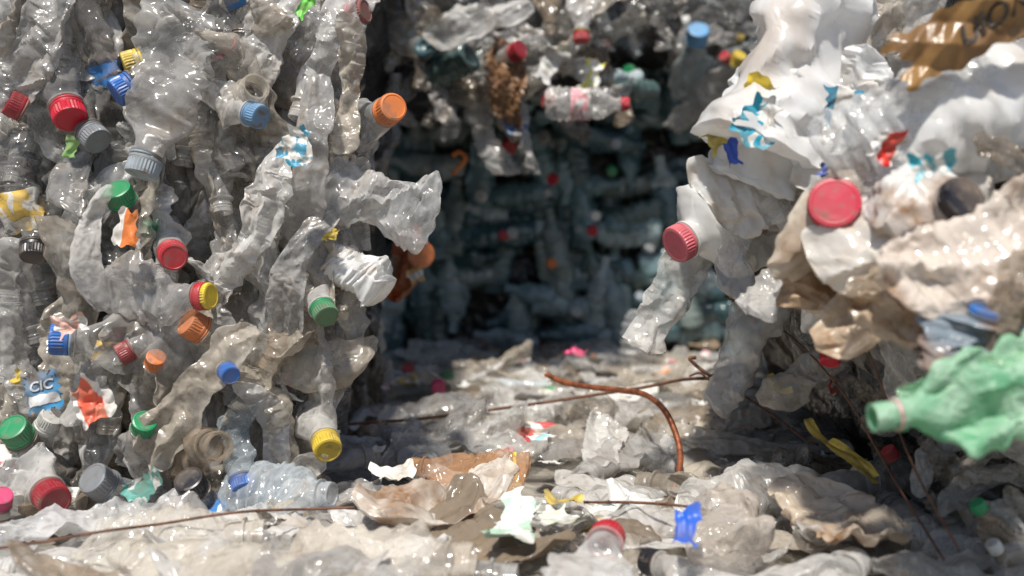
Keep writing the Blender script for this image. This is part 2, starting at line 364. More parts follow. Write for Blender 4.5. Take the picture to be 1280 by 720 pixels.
filmat(395,425,1.33,80,0,.75,'beige',4,'hanging beige film on the right side of the left bale above the floor','hanging beige film')
filmat(50,60,1.2,60,0,.75,'grey',13,'grey pleated film in the upper left corner of the frame','upper left grey film')
filmat(440,110,1.23,85,0,.65,'beige',14,'beige crumpled film left of the round orange cap',None)
filmat(365,335,1.19,70,0,.65,'grey',1,'grey glossy film below the large milky film',None)
def scrap(px,py,d,th,s,col,v,label,lm=None,N=(0,-1,0),mats=scraps,name='label_scrap',cat='label',out=0.1,**k):
    return filmat(px,py,d,th,out,s,col,v,label,lm,N,mats,cat,name,**k)
scrap(160,285,1.13,80,1.0,'orange',1,'torn orange and white label below the dark green cap','orange white label')
scrap(114,500,1.08,120,1.15,(.8,.13,.07),3,'torn orange striped label low in the left bale','orange striped label')
scrap(372,182,1.13,75,.8,(.05,.3,.45),0,'teal blue label scrap right of the bright blue cap','teal label scrap')
scrap(380,8,1.16,60,.8,'lime',2,'lime green plastic piece at the top edge of the left bale','lime green piece',mats=bits,name='plastic_piece',cat='plastic scrap')
scrap(88,405,1.11,20,.7,(.75,.45,.38),4,'pinkish white torn label above the big blue cap')
scrap(182,606,1.1,30,.8,(.1,.35,.3),6,'green black and white label scrap between the bottom grey and black caps')
scrap(20,470,1.12,80,.6,'yellow',1,'yellow net scrap at the left edge beside the blue printed label',mats=bits,name='net_scrap',cat='plastic scrap')
scrap(415,293,1.18,30,.7,'yellow',3,'thin yellow and red strip on the right corner of the left bale',mats=bits,name='plastic_strip',cat='plastic scrap')
scrap(88,185,1.16,70,.9,(.25,.5,.15),0,'narrow green strip beside the dark grey ribbed cap',mats=bits,name='plastic_strip',cat='plastic scrap')
def text_mesh(s,size,mat,shear=0):
    c=bpy.data.curves.new('lettering','FONT'); c.body=s; c.size=size; c.align_x='CENTER'; c.align_y='CENTER'; c.extrude=.0003; c.offset=size*.02; c.shear=shear
    o=bpy.data.objects.new('tmp',c); C.objects.link(o); bpy.context.view_layer.update()
    me=bpy.data.meshes.new_from_object(o.evaluated_get(bpy.context.evaluated_depsgraph_get())); bpy.data.objects.remove(o)
    me.materials.clear(); me.materials.append(mat); return me
def sheet(w,hh,nx,ny,fn,mat,name,tear=0,fq=1.0):
    V=[];Fc=[]
    for j in range(ny+1):
        for i in range(nx+1):
            x=(i/nx-.5)*w; y=(j/ny-.5)*hh
            x2=x*(1+tear*(.12*math.sin(j*1.1*fq)+.08*math.sin(j*2.7*fq+1))); y2=y*(1+tear*(.12*math.sin(i*.9*fq+2)+.08*math.sin(i*2.3*fq)))
            V.append((x2,y2,fn(x2,y2)))
    for j in range(ny):
        for i in range(nx): a=j*(nx+1)+i; Fc.append((a,a+1,a+nx+2,a+nx+1))
    return mesh(name,V,Fc,mat)
def flatm(p,right,up):
    x=Vector(right).normalized(); y=Vector(up); y=(y-y.dot(x)*x).normalized(); z=x.cross(y)
    return Matrix.Translation(p)@Matrix((x,y,z)).transposed().to_4x4()
def trs(x): return 2*abs(2*(x-math.floor(x+.5)))-1
fb=lambda x,y:.0018*trs(x*38+y*26)+.0012*trs(y*50-x*25)-16*x*x
fl0=lambda x,y:.0
lbl=link('printed_label',None,flatm(P(52,489,1.09),(1,.25,.22),(-.22,.1,1))); fix(lbl,'crumpled blue label printed with white letters at the left edge','label',None,False,53,489); landmarks.append((53,489,'blue printed label'))
link('label_sheet',sheet(.035,.042,24,24,fb,M_cap,'label_sheet',.8),None,lbl,(.04,.27,.52))
tm=text_mesh('CIC',.0145,M_inkw,.2)
for v in tm.vertices: v.co.y+=.006; v.co.z+=fb(v.co.x,v.co.y)+.0012
link('lettering',tm,None,lbl)
tm2=sheet(.031,.011,16,4,lambda x,y:fb(x,y-.009)+.0009,M_print,'stripe',.5)
for v in tm2.vertices: v.co.y-=.009
link('stripe',tm2,None,lbl,(.6,.6,.62))

# ---------------------------------------------------------------- left bale fill
def tcol(t): 
    k=R.uniform(.72,1.15); return tuple(min(.92,x*k) for x in TINT[t])
def fill_bottle(p,A,N,s,zone,group,capprob=.25,tints=None,labprob=.08,name='crushed_bottle',xs=1.0,ys=1.0,pr=1.0):
    t=R.choice(tints or TK); c=tcol(t)
    cn=R.choice(['red','blue','green','white','orange','lblue','grey','yellow','black','red','white','white']) if R.random()<capprob else None
    lab=R.choice([(.6,.08,.08),(.05,.2,.5),(.1,.4,.2),(.75,.5,.1)]) if R.random()<labprob else None
    v=R.randrange(18)
    cw={'lblue':'light blue'}.get(cn,cn)
    if cn is None: sc=(s*xs,s*xs*ys*R.choice([1,-1]),s*R.uniform(.85,1.1))
    else: sc=(s*.9,s*.9,s*R.uniform(.85,1.0))
    bottle(p,A,N,sc,c,v,K[cn] if cn else None,None,lab,group=group,prune=True,info=(t,('bottle with %s cap'%cw) if cn else 'bottle',zone),name=name)
    things[-1]['pr']=pr
def fill_film(p,A,N,s,zone,group,tints=None,mats=films,ys=1.0):
    t=R.choice(tints or TK); c=tcol(t)
    px,py=proj(p)
    o=link('crumpled_film',R.choice(mats),MW(p,A,N,(s,s*ys,s*R.uniform(.8,1.15))),None,c); fix(o,None,'plastic film',group,True,px,py,(t,'film',zone))
def jn(N,a): return Vector(N)+Vector((R.uniform(-a,a),R.uniform(-a,a),R.uniform(-a,a)))
y=-50
while y<660:
    x=-40
    while x<480:
        px=x+R.uniform(-16,16); py=y+R.uniform(-22,22)
        if px<450-(max(0,py-400))*.35:
            th=R.choice([90,-90,90,-90,70,-110,-80,60])+R.uniform(-18,18)
            d=1.22+R.uniform(0,.08)
            A=screen(th,R.uniform(-.12,.35)); p=P(px,py,d)+A.normalized()*.07
            if R.random()<.84: fill_bottle(p,A,jn((0,-1,0),1.0),R.uniform(.82,1.06),'in the left bale',LB,.06,pr=1.8)
            else: fill_film(P(px,py,d),A,jn((0,-1,0),1.0),R.uniform(.6,.85),'in the left bale','films pressed into the left bale')
        x+=37
    y+=58
for i in range(46):
    yy=R.uniform(1.36,2.2); z=R.uniform(.03,.95); p=Vector((-.262+R.uniform(-.03,.005),yy,z))
    A=Vector((R.uniform(0,.1),R.uniform(-1,1),R.uniform(-1,1)))
    if R.random()<.65: fill_bottle(p,A,jn((1,-.3,0),.35),R.uniform(.8,1.0),'on the shaded side of the left bale',LB,.12)
    else: fill_film(p,A,jn((1,-.4,0),.35),R.uniform(.5,.75),'on the shaded side of the left bale','films pressed into the left bale')
# ---------------------------------------------------------------- cores
def box_core(name,x0,x1,y0,y1,z0,z1,mat,label,cat,res=.03,amp=.03,seed=1):
    V=[];Fc=[]
    def face(o,a,b):
        o=np.array(o,float);a=np.array(a,float);b=np.array(b,float)
        na=max(1,int(np.linalg.norm(a)/res)); nb=max(1,int(np.linalg.norm(b)/res)); s=len(V)
        for j in range(nb+1):
            for i in range(na+1): V.append(o+a*i/na+b*j/nb)
        for j in range(nb):
            for i in range(na): q=s+j*(na+1)+i; Fc.append((q,q+1,q+na+2,q+na+1))
    X,Y,Z=x1-x0,y1-y0,z1-z0
    face((x0,y0,z0),(X,0,0),(0,0,Z)); face((x1,y0,z0),(0,Y,0),(0,0,Z)); face((x1,y1,z0),(-X,0,0),(0,0,Z)); face((x0,y1,z0),(0,-Y,0),(0,0,Z))
    face((x0,y0,z1),(X,0,0),(0,Y,0)); face((x0,y1,z0),(X,0,0),(0,-Y,0))
    V=np.array(V); V+=crump(V,np.random.RandomState(seed),8,3,22,amp,(1,1,1))
    o=link(name,mesh(name,V,Fc,mat)); o['label']=label; o['category']=cat; return o
box_core('plastic_bale',-1.5,-.29,1.36,2.25,.0,1.15,M_core,'packed plastic of the big bale at left, painted dark as gap shade','bale',seed=1)
box_core('plastic_bale',-1.2,1.5,3.08,3.9,.0,1.5,M_core,'bale painted dark as shade, closing the back of the shadowed hollow','bale',res=.05,seed=2)
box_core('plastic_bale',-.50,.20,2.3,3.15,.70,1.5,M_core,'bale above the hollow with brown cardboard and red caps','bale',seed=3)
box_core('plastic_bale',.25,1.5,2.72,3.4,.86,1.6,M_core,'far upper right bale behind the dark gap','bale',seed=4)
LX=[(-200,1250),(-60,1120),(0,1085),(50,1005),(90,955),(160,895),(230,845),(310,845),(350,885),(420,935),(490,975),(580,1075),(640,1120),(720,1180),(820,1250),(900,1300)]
def lx(py): return float(np.interp(py,[a for a,b in LX],[b for a,b in LX]))
RC=[(1090,0,1.5),(950,90,1.35),(830,250,1.25),(840,310,1.25),(880,360,1.35),(930,420,1.5),(970,490,1.6),(1080,580,1.38),(1180,720,1.0),(1280,0,1.02),(1280,200,.85),(1280,400,.78),(1280,600,.92),(1280,720,.90),(1100,300,.98),(1050,250,.98),(1050,400,1.15),(1100,500,1.18),(1190,500,.98),(1000,150,1.15),(1150,130,1.08),(1200,620,.98),(1450,300,.8),(1450,700,.9),(1450,0,1.0)]
RCa=np.array(RC,float)
def dR(px,py):
    q=((RCa[:,0]-px)**2+(RCa[:,1]-py)**2)+400; w=1/q**1.5; return float((w*RCa[:,2]).sum()/w.sum())
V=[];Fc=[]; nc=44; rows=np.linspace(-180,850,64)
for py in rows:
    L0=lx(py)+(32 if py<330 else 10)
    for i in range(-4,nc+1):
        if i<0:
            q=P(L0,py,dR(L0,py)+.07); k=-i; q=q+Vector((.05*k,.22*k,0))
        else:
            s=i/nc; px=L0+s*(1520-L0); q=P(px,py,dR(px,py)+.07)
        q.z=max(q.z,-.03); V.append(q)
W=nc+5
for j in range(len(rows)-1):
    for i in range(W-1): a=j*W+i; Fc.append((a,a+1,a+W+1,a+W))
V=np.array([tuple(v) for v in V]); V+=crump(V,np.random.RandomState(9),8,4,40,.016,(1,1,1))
o=link('plastic_bale',mesh('plastic_bale',V,Fc,M_core)); o['label']='packed plastic painted dark as gap shade behind the white containers of the right bale'; o['category']='bale'
RG='pieces pressed into the right bale'
y=-30
while y<740:
    x=820
    low0=y>330
    while x<1330:
        px=x+R.uniform(-20,20); py=y+R.uniform(-22,22)
        low=py>340+(px-900)*.25
        if px>lx(py)+(40 if low else 45):
            d=dR(px,py)+R.uniform(-.01,.04)
            th=R.uniform(0,360); A=screen(th,R.uniform(-.3,.4)); N=jn((-.5,-1,.1),.7); sc=d/1.25
            if px<lx(py)+110: A=screen(R.choice([-50,130] if low else [60,-120])+R.uniform(-12,12),.1)
            p=P(px,py,d)
            if low:
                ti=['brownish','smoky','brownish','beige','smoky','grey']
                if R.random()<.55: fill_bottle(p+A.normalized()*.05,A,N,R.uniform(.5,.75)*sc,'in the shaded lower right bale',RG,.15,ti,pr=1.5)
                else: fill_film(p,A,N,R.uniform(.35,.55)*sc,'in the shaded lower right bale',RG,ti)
            else:
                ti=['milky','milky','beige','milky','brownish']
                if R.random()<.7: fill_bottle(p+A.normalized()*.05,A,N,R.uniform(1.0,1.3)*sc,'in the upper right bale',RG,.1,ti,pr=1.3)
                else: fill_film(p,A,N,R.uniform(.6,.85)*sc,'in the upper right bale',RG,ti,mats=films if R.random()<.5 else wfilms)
        x+=(40 if low0 else 54)
    y+=(40 if low0 else 52)
WHT=(.87,.87,.85)
h(845,306,1.2,205,.5,(.60,.14,.17),42,WHT,6,'rounded white container with red cap at the left tip of the right bale',lm='red capped white container',jug=True,zs=.85,xs=1.15,cat='container',name='plastic_jug')
h(1043,253,.90,140,2.6,(.56,.015,.05),66,(.80,.72,.60),3,'brown stained jug with large red cap facing out of the right bale',lm='large round red cap',jug=True,zs=.5,cat='container',name='plastic_jug')
h(1028,262,.98,88,.1,None,36,(.62,.45,.29),1,'brown stained empty jug hanging below the large round red cap',jug=True,zs=.62,cat='container',name='plastic_jug',lm='brown stained jug',roll=20)
h(1205,247,.84,60,2.2,'black',58,WHT,2,'dirty white jug with big black cap at the right edge',lm='big black cap',jug=True,zs=.6,cat='container',name='plastic_jug')
h(1065,-75,1.10,70,-.1,None,66,(.93,.93,.93),6,'large overexposed white jug standing in the upper right bale',lm='large white jug',jug=True,zs=1.0,cat='container',name='plastic_jug',roll=40)
h(1010,55,1.08,65,-.05,None,50,(.93,.93,.92),10,'second smooth white jug left of the large overexposed jug',jug=True,zs=.9,cat='container',name='plastic_jug',roll=-20)
h(1340,80,.92,25,0,None,60,(.88,.88,.87),10,'big smooth white bag like container at the upper right edge',jug=True,zs=1.1,cat='container',name='plastic_jug')
h(1232,80,.88,35,.2,None,44,(.80,.81,.81),19,'clear ribbed bottle lying below the brown printed sack',lm='clear ribbed bottle',zs=.8)
h(1240,388,.80,80,.25,(.03,.16,.48),52,(.30,.36,.42),3,'small jug with dark blue ribbed cap at the right edge above the green bottle',zs=.3,jug=True,cat='container',name='plastic_jug')
h(1037,452,1.06,-110,.6,'red',26,'milky',2,'crushed bottle with small red cap on the shaded face of the right bale',lm='small red cap on right bale')
h(1092,522,.76,187,.10,None,28,(.12,.48,.24),20,'big crumpled green bottle with pink neck ring poking out at the right edge',lm='green bottle',zs=1.9,xs=1.45,ringc=(.75,.5,.47),roll=15)
filmat(1225,478,.77,12,0,.5,(.5,.82,.55),9,'pale green folded film lying on top of the green bottle')
for i,(px,py,d,th,s,c,mt,lab_) in enumerate([
 (1150,300,.88,15,.72,(.84,.80,.74),mfilms,'dirty white crumpled bag under the big black cap'),
 (1100,365,.92,60,.6,(.74,.62,.48),wfilms,'brown stained crumpled bag right of the brown jug'),
 (1235,330,.82,30,.7,(.80,.72,.64),wfilms,'pinkish white crumpled bag at the right edge'),
 (965,235,1.08,20,.62,(.87,.86,.83),mfilms,'white creased bag beside the rounded white container'),
 (960,150,1.12,70,.55,(.90,.90,.88),mfilms,'white bag printed blue at the upper left of the right bale'),
 (1180,395,.84,5,.6,(.70,.58,.44),wfilms,'beige crumpled bag left of the blue container'),
 (1205,185,.92,35,.85,(.87,.86,.83),mfilms,'wide pale bag stretched across the right bale'),
 (1075,150,1.02,80,.6,(.90,.90,.89),mfilms,'white upright film right of the large white jug')]):
    filmat(px,py,d,th,.0,s,c,i,lab_,None,(-.4,-1,.2),mt,'plastic bag','crumpled_bag')
scrap(938,125,1.02,60,1.6,'yellow',0,'yellow crumpled cap piece at the upper left of the right bale','yellow piece',mats=bits,name='plastic_piece',cat='plastic scrap')
scrap(908,165,1.04,40,1.4,(.85,.7,.1),2,'second smaller yellow piece below the yellow cap piece',mats=bits,name='plastic_piece',cat='plastic scrap')
scrap(948,152,.99,60,.9,(.02,.35,.5),0,'teal and white print on bag beside the yellow piece','teal print')
scrap(915,190,1.03,110,.8,(.02,.08,.5),2,'dark blue strip beside the teal print',mats=bits,name='plastic_strip',cat='plastic scrap')
scrap(1108,182,.88,60,.75,(.7,.03,.02),3,'red and white torn scrap above the crumpled bags','red torn scrap')
scrap(1165,205,.82,10,.7,(.03,.4,.5),4,'teal and white torn label left of the big black cap','teal torn label')
scrap(1028,212,.95,85,.5,(.02,.08,.45),1,'dark blue strip above the large round red cap',mats=bits,name='plastic_strip',cat='plastic scrap')
scrap(1057,135,.98,85,.9,(.03,.25,.4),5,'dark teal label standing behind the large white jug')
sk=link('printed_sack',None,flatm(P(1228,28,.84),(1,-.25,.50),(-.46,.1,1))); fix(sk,'amber printed sack with dark letters at the top right corner','sack',None,False,1222,28); landmarks.append((1222,28,'brown printed sack'))
fs=lambda x,y:.005*math.sin(x*38+y*30)+.004*trs(x*14+y*22)+.0018*trs(y*40-x*20)+.001*trs(x*60-y*40)-9*y*y
link('sack_sheet',sheet(.14,.048,90,40,fs,M_sack,'sack_sheet',.8,.22),None,sk)
tm=text_mesh('UION',.023,M_ink,.3)
for v in tm.vertices: v.co.x+=.008; v.co.y+=.002*math.sin(v.co.x*60)-.002; v.co.z+=fs(v.co.x,v.co.y)+.0016
link('lettering',tm,None,sk)

# ---------------------------------------------------------------- floor
g=link('ground',sheet(80,80,8,8,fl0,M_ground,'ground')); g.location.z=-.08; g['kind']='structure'
V=[];Fc=[]; nx,ny=110,120
for j in range(ny+1):
    for i in range(nx+1): V.append((-1.5+3.0*i/nx,.45+2.75*j/ny,0))
for j in range(ny):
    for i in range(nx): a=j*(nx+1)+i; Fc.append((a,a+1,a+nx+2,a+nx+1))
V=np.array(V); V+=crump(V,np.random.RandomState(21),9,2,28,.010,(.5,.5,1)); V[:,2]-=.01
o=link('trodden_plastic_layer',mesh('trodden_plastic_layer',V,Fc,M_bed)); o['kind']='stuff'; o['label']='trodden layer of flattened beige plastic covering the ground'; o['category']='plastic litter'
FG='pieces trodden flat on the floor'
def okfloor(x,y):
    if y>1.28 and x<-.26: return False
    if x>.58: return False
    return abs(x)<y*.56+.08
n=0
FT=['beige','milky','milky','brownish','milky','milky','grey','milky','beige']
while n<330:
    yy=.85+2.15*R.random()**1.2; x=R.uniform(-1,.6)
    if not okfloor(x,yy): continue
    n+=1; a=R.uniform(0,6.28); A=Vector((math.cos(a),math.sin(a)*.7,R.uniform(-.04,.08))); N=jn((0,-.15,1),.25)
    p=Vector((x,yy,R.uniform(.008,.034)))
    if n%6<4: fill_bottle(p+A*.06,A,N,R.uniform(.9,1.15),'on the floor',FG,.06,FT,.05,xs=1.1,ys=.9,pr=1.25)
    else: fill_film(p,A,N,R.uniform(.65,.95),'on the floor',FG,FT,mats=films if R.random()<.85 else mfilms,ys=.8)
SC=[('red',(.6,.03,.06)),('teal',(.1,.5,.5)),('orange',(.8,.3,.1)),('green',(.1,.45,.2)),('white',(.75,.75,.72)),('white',(.75,.75,.72)),('pink',(.75,.35,.4))]
n=0
while n<60:
    yy=R.uniform(.95,2.9); x=R.uniform(-1,.55)
    if not okfloor(x,yy): continue
    n+=1; nm_,c=R.choice(SC); p=Vector((x,yy,R.uniform(.03,.05))); px,py=proj(p); a=R.uniform(0,6.28)
    o=link('label_scrap',R.choice(scraps+bits),MW(p,(math.cos(a),math.sin(a),.1),jn((0,-.2,1),.4),R.uniform(.4,.8)),None,c)
    fix(o,None,'label','label scraps on the floor',True,px,py,(nm_,'label scrap','on the floor'))
def gf(px,py,z,th,s,c,v,label,lm=None,mats=films,tilt=.1,N=(0,-.3,1),**k):
    p=G(px,py,z); A=Vector((math.cos(math.radians(th)),math.sin(math.radians(th)),tilt))
    o=link(k.get('name','crumpled_film'),mats[v%len(mats)],MW(p,A,N,s),None,TINT.get(c,K.get(c,c)) if isinstance(c,str) else c)
    fix(o,label,k.get('cat','plastic film'),None,False,px,py)
    if lm: landmarks.append((px,py,lm))
def gb(px,py,z,th,s,c,v,label,lm=None,cap=None,tilt=.05,N=(0,-.6,1),**k):
    p=G(px,py,z); A=Vector((math.cos(math.radians(th)),math.sin(math.radians(th)),tilt))
    bottle(p,A,N,s,TINT.get(c,K.get(c,c)) if isinstance(c,str) else c,v,K.get(cap) if cap else None,label,**k)
    if lm: landmarks.append((px,py,lm))
gb(415,618,.06,-20,(1.0,1.0,.68),(.66,.74,.80),19,'bluish clear crushed bottle lying where the left bale meets the floor','clear floor bottle by the bale')
gb(515,583,.055,170,(.9,.8,.75),(.68,.38,.20),21,'orange stained flattened bottle lying on the floor right of centre','orange stained floor bottle')
gf(492,590,.06,20,1.0,(.75,.72,.64),4,'torn cream carton scrap left of the orange stained floor bottle','cream carton scrap',mats=scraps,name='carton_scrap',cat='carton')
gf(678,545,.07,60,.8,(.45,.75,.8),5,'pale turquoise label under the copper wire','turquoise label',mats=scraps,name='label_scrap',cat='label')
gf(640,655,.06,70,1.3,(.45,.65,.5),6,'large green and white label scrap in the foreground','green and white scrap',mats=scraps,name='label_scrap',cat='label')
gf(700,650,.06,110,1.0,(.65,.7,.55),0,'pale green torn label right of the big green scrap',mats=scraps,name='label_scrap',cat='label')
gf(705,622,.07,10,1.4,'yellow',1,'bright yellow crumpled tie in the foreground','yellow tie',mats=bits,name='plastic_tie',cat='plastic scrap')
gf(857,658,.085,80,1.2,(.02,.12,.6),2,'bright blue scrap on the foreground floor','bright blue scrap',mats=bits,name='plastic_scrap',cat='plastic scrap',tilt=.8)
gb(760,670,.06,75,1.1,'milky',16,'flattened bottle with red cap in the foreground','foreground red cap',cap='red',tilt=.1)
A_=Vector((.12,1,-.06)).normalized(); B_=P(920,680,.93)
bottle(B_+A_*.19*1.0,A_,Vector((0,0,1)),1.0,(.80,.72,.64),18,None,'clear bottle with its round base facing out in the foreground right of the blue scrap'); landmarks.append((915,678,'round foreground bottle base'))
gb(1095,600,.05,20,1.2,'milky',13,'crushed pale bottle at the foot of the right bale',None)
p_=G(785,470,.0); p_.z=-.08
bottle(p_,Vector((-.12,.1,-1)),Vector((0,-1,0)),1.25,(.88,.9,.9),19,None,'small upright clear cup like bottle end at the back of the floor'); landmarks.append((785,448,'upright clear bottle end'))
gf(718,440,.10,170,1.8,'pink',3,'pink crumpled scrap at the back of the floor','pink scrap',mats=bits,name='plastic_scrap',cat='plastic scrap')
gf(640,478,.04,5,.8,(.8,.87,.9),2,'pale bluish film at the back of the floor','pale bluish film')
gf(760,560,.045,80,1,'milky',10,'long pale pleated film beneath the copper wire',None)
gf(930,560,.045,150,1,'beige',12,'beige pleated film right of the copper wire',None)
gb(330,668,.045,5,(1.2,1.0,.95),(.80,.75,.66),16,'wide pale flattened bottle in the lower left foreground','lower left pale bottle')
gb(590,700,.05,-12,(1.25,1.0,1.05),(.80,.73,.63),17,'wide beige flattened bottle at the bottom of the foreground','bottom beige bottle')
gb(150,690,.045,150,(1.1,.9,1.0),(.76,.70,.60),21,'flat beige bottle in the bottom left corner of the floor',None)
gf(560,640,.045,30,.8,(.80,.73,.64),1,'pale crumpled bag beside the big green scrap',None,mats=wfilms)
gf(1060,655,.05,100,.75,(.74,.64,.52),2,'pale crumpled bag at the lower right foot of the bale',None,mats=wfilms)
def tube(name,pts,r,mat,label,cat,n=8,sub=8,taper=None):
    Q=[]; pts=[Vector(p) for p in pts]; ext=[pts[0]*2-pts[1]]+pts+[pts[-1]*2-pts[-2]]
    for i in range(1,len(ext)-2):
        for k in range(sub):
            t=k/sub; a,b,c,d=ext[i-1:i+3]
            Q.append(.5*((2*b)+(c-a)*t+(2*a-5*b+4*c-d)*t*t+(3*b-a-3*c+d)*t**3))
    Q.append(pts[-1]); V=[];Fc=[]; up=Vector((.1,.2,1))
    for i,q in enumerate(Q):
        t=(Q[min(i+1,len(Q)-1)]-Q[max(i-1,0)]).normalized(); u=t.cross(up)
        if u.length<.05: u=t.cross(Vector((1,0,0)))
        u.normalize(); w=u.cross(t)
        for j in range(n): a=2*math.pi*j/n; V.append(q+(u*math.cos(a)+w*math.sin(a))*r)
    for i in range(len(Q)-1):
        for j in range(n): a=i*n+j;b=i*n+(j+1)%n; Fc.append((a,b,b+n,a+n))
    Fc.append(tuple(range(n))); Fc.append(tuple(range((len(Q)-1)*n,len(Q)*n)))
    o=link(name,mesh(name,V,Fc,mat)); o['label']=label; o['category']=cat; used[label]=1; return o
tube('copper_wire',[P(683,468,1.62),P(705,478,1.58),P(740,484,1.54),P(775,488,1.5),P(805,493,1.45),P(828,510,1.4),P(842,535,1.37),P(850,565,1.34),P(848,592,1.31),P(840,617,1.29)],.0043,M_copper,'thick bent copper wire arching over the floor','wire')
tube('rusty_wire',[P(375,535,1.6),P(450,529,1.62),P(520,524,1.64),P(600,514,1.66),P(680,503,1.66),P(740,494,1.64),P(800,485,1.6),P(850,475,1.55),P(880,473,1.48),P(898,474,1.46),P(912,470,1.45),P(910,460,1.45),P(898,462,1.45),P(890,470,1.45),P(878,463,1.45),P(868,455,1.46),P(862,448,1.46),P(870,447,1.46)],.0026,M_rust,'long thin rusty wire with twisted end lying across the floor','wire')
tube('rusty_wire',[P(862,470,1.46),P(875,466,1.45),P(885,474,1.45),P(900,478,1.44),P(930,495,1.42),P(970,522,1.38),P(1005,548,1.33),P(1022,556,1.3)],.0018,M_rust,'short rusty wire running from the twist down to the right bale','wire')
tube('binding_wire',[G(-20,688,.06),G(60,676,.06),G(130,664,.07),G(200,655,.06),G(300,640,.07),G(400,636,.06),G(500,632,.06)],.0014,M_rust,'thin reddish binding wire across the lower left foreground','wire')
tube('binding_wire',[G(730,628,.07),G(790,628,.06),G(850,632,.07),G(885,638,.06)],.0015,M_rust,'short reddish wire behind the bright blue scrap','wire')
tube('binding_wire',[P(905,370,1.3),P(960,400,1.28),P(1010,440,1.18),P(1060,500,1.1),P(1095,560,1.08),P(1130,620,1.0),P(1180,700,.92)],.0012,M_rust,'thin dark wire running down the shaded face of the right bale','wire')
tube('binding_wire',[P(1060,380,1.05),P(1090,450,1.04),P(1120,530,1.02),P(1150,600,.96),P(1200,690,.9)],.0011,M_rust,'second dark wire nearer the green bottle on the right bale','wire')
def ribbon(name,pts,w,col,label,N=(0,-1,.4)):
    V=[];Fc=[]; N=Vector(N)
    Q=[]
    for a,b in zip(pts,pts[1:]):
        for k in range(6): Q.append(a.lerp(b,k/6))
    Q.append(pts[-1])
    Q=[(Q[max(i-3,0)]+Q[i]*2+Q[min(i+3,len(Q)-1)])/4 for i in range(len(Q))]
    for i,q in enumerate(Q):
        t=(Q[min(i+1,len(Q)-1)]-Q[max(i-1,0)]).normalized(); u=t.cross(N).normalized()
        tw=.5*math.sin(i*.5)
        u=Matrix.Rotation(tw,3,t)@u
        for j in range(5): V.append(q+u*w*(j/4-.5)+N.normalized()*w*.15*math.sin(j*2.2+i*.7))
    for i in range(len(Q)-1):
        for j in range(4): a=i*5+j; Fc.append((a,a+1,a+6,a+5))
    o=link(name,mesh(name,V,Fc,M_cap),None,None,col); o['label']=label; o['category']='strap'; used[label]=1
ribbon('plastic_strap',[P(1008,520,1.22),P(1020,545,1.2),P(1045,560,1.17),P(1070,578,1.13),P(1100,608,1.08)],.011,(.6,.42,.06),'dirty yellow strap hanging at the foot of the right bale')
ribbon('plastic_strap',[P(1035,548,1.17),P(1060,562,1.14),P(1085,580,1.11),P(1097,598,1.09)],.008,(.7,.5,.08),'narrow second yellow strap beside the wider one')
ribbon('plastic_strap',[P(962,465,1.4),P(966,482,1.4),P(980,490,1.38),P(992,486,1.36)],.009,(.75,.55,.05),'small yellow strap loop on the shaded right bale')
ribbon('plastic_strap',[P(643,562,1.3),P(643,585,1.28),P(648,608,1.27)],.005,(.8,.62,.05),'narrow yellow strip standing beside the orange stained floor bottle')

# ---------------------------------------------------------------- upper bales and hollow
def face_fill(n,px0,px1,py0,pyf,d,grp,zone,cp_,tints):
    for i in range(n):
        px=R.uniform(px0,px1); py=R.uniform(py0,pyf(px))
        A=screen(R.uniform(0,360),R.uniform(-.2,.3)); p=P(px,py,d+R.uniform(-.03,.05))
        if i%5: fill_bottle(p+A.normalized()*.06,A,jn((0,-1,-.1),.7),R.uniform(.9,1.15),zone,grp,cp_,tints)
        else: fill_film(p,A,jn((0,-1,0),.6),R.uniform(.6,.9),zone,grp,tints)
face_fill(58,455,755,-60,lambda x:150 if x<600 else 150-(x-600)*.4,2.2,'bottles in the bale above the hollow','in the bale above the hollow',.2,['grey','beige','smoky','grey','brownish','milky'])
face_fill(46,765,1090,-50,lambda x:62,2.62,'bottles in the far upper right bale','in the far upper right bale',.25,['smoky','grey','bluish','smoky'])
h(785,130,2.05,2,.0,'red',17,'milky',19,'clear bottle with red cap lying flat above the hollow',lm='flat bottle above the hollow',lab=(.75,.3,.35),zs=.95)
h(681,126,2.05,175,.3,'red',18,'grey',4,'crushed bottle with red cap left of the flat clear bottle')
h(727,50,2.05,-90,.2,'red',20,'milky',15,'upright bottle with red and yellow neck hanging above the flat bottle',lm='hanging red necked bottle',ringc=K['yellow'])
h(650,62,2.1,20,.9,'dred',24,'grey',3,'crushed bottle with dark red cap beside brown cardboard')
h(873,38,2.5,90,1.4,'lblue',28,'bluish',5,'bottle with round blue cap in the far upper right bale',lm='round blue far cap')
h(925,70,2.5,60,.9,'yellow',20,'grey',6,'bottle with yellow cap in the far upper right bale')
h(905,70,2.5,150,.9,'red',14,'grey',7,'bottle with tiny red cap beside the yellow far cap')
filmat(632,102,2.13,85,0,.75,(.34,.20,.12),3,'brown crumpled cardboard in the bale above the hollow','brown cardboard',mats=wfilms,cat='cardboard',name='cardboard_piece')
filmat(600,30,2.1,20,0,.9,'milky',8,'pale film above the brown cardboard')
scrap(688,80,2.1,60,1.5,(.6,.6,.58),2,'pale torn paper right of the brown cardboard')
scrap(740,95,2.1,80,1.3,(.75,.7,.15),4,'yellow green torn scrap above the flat bottle')
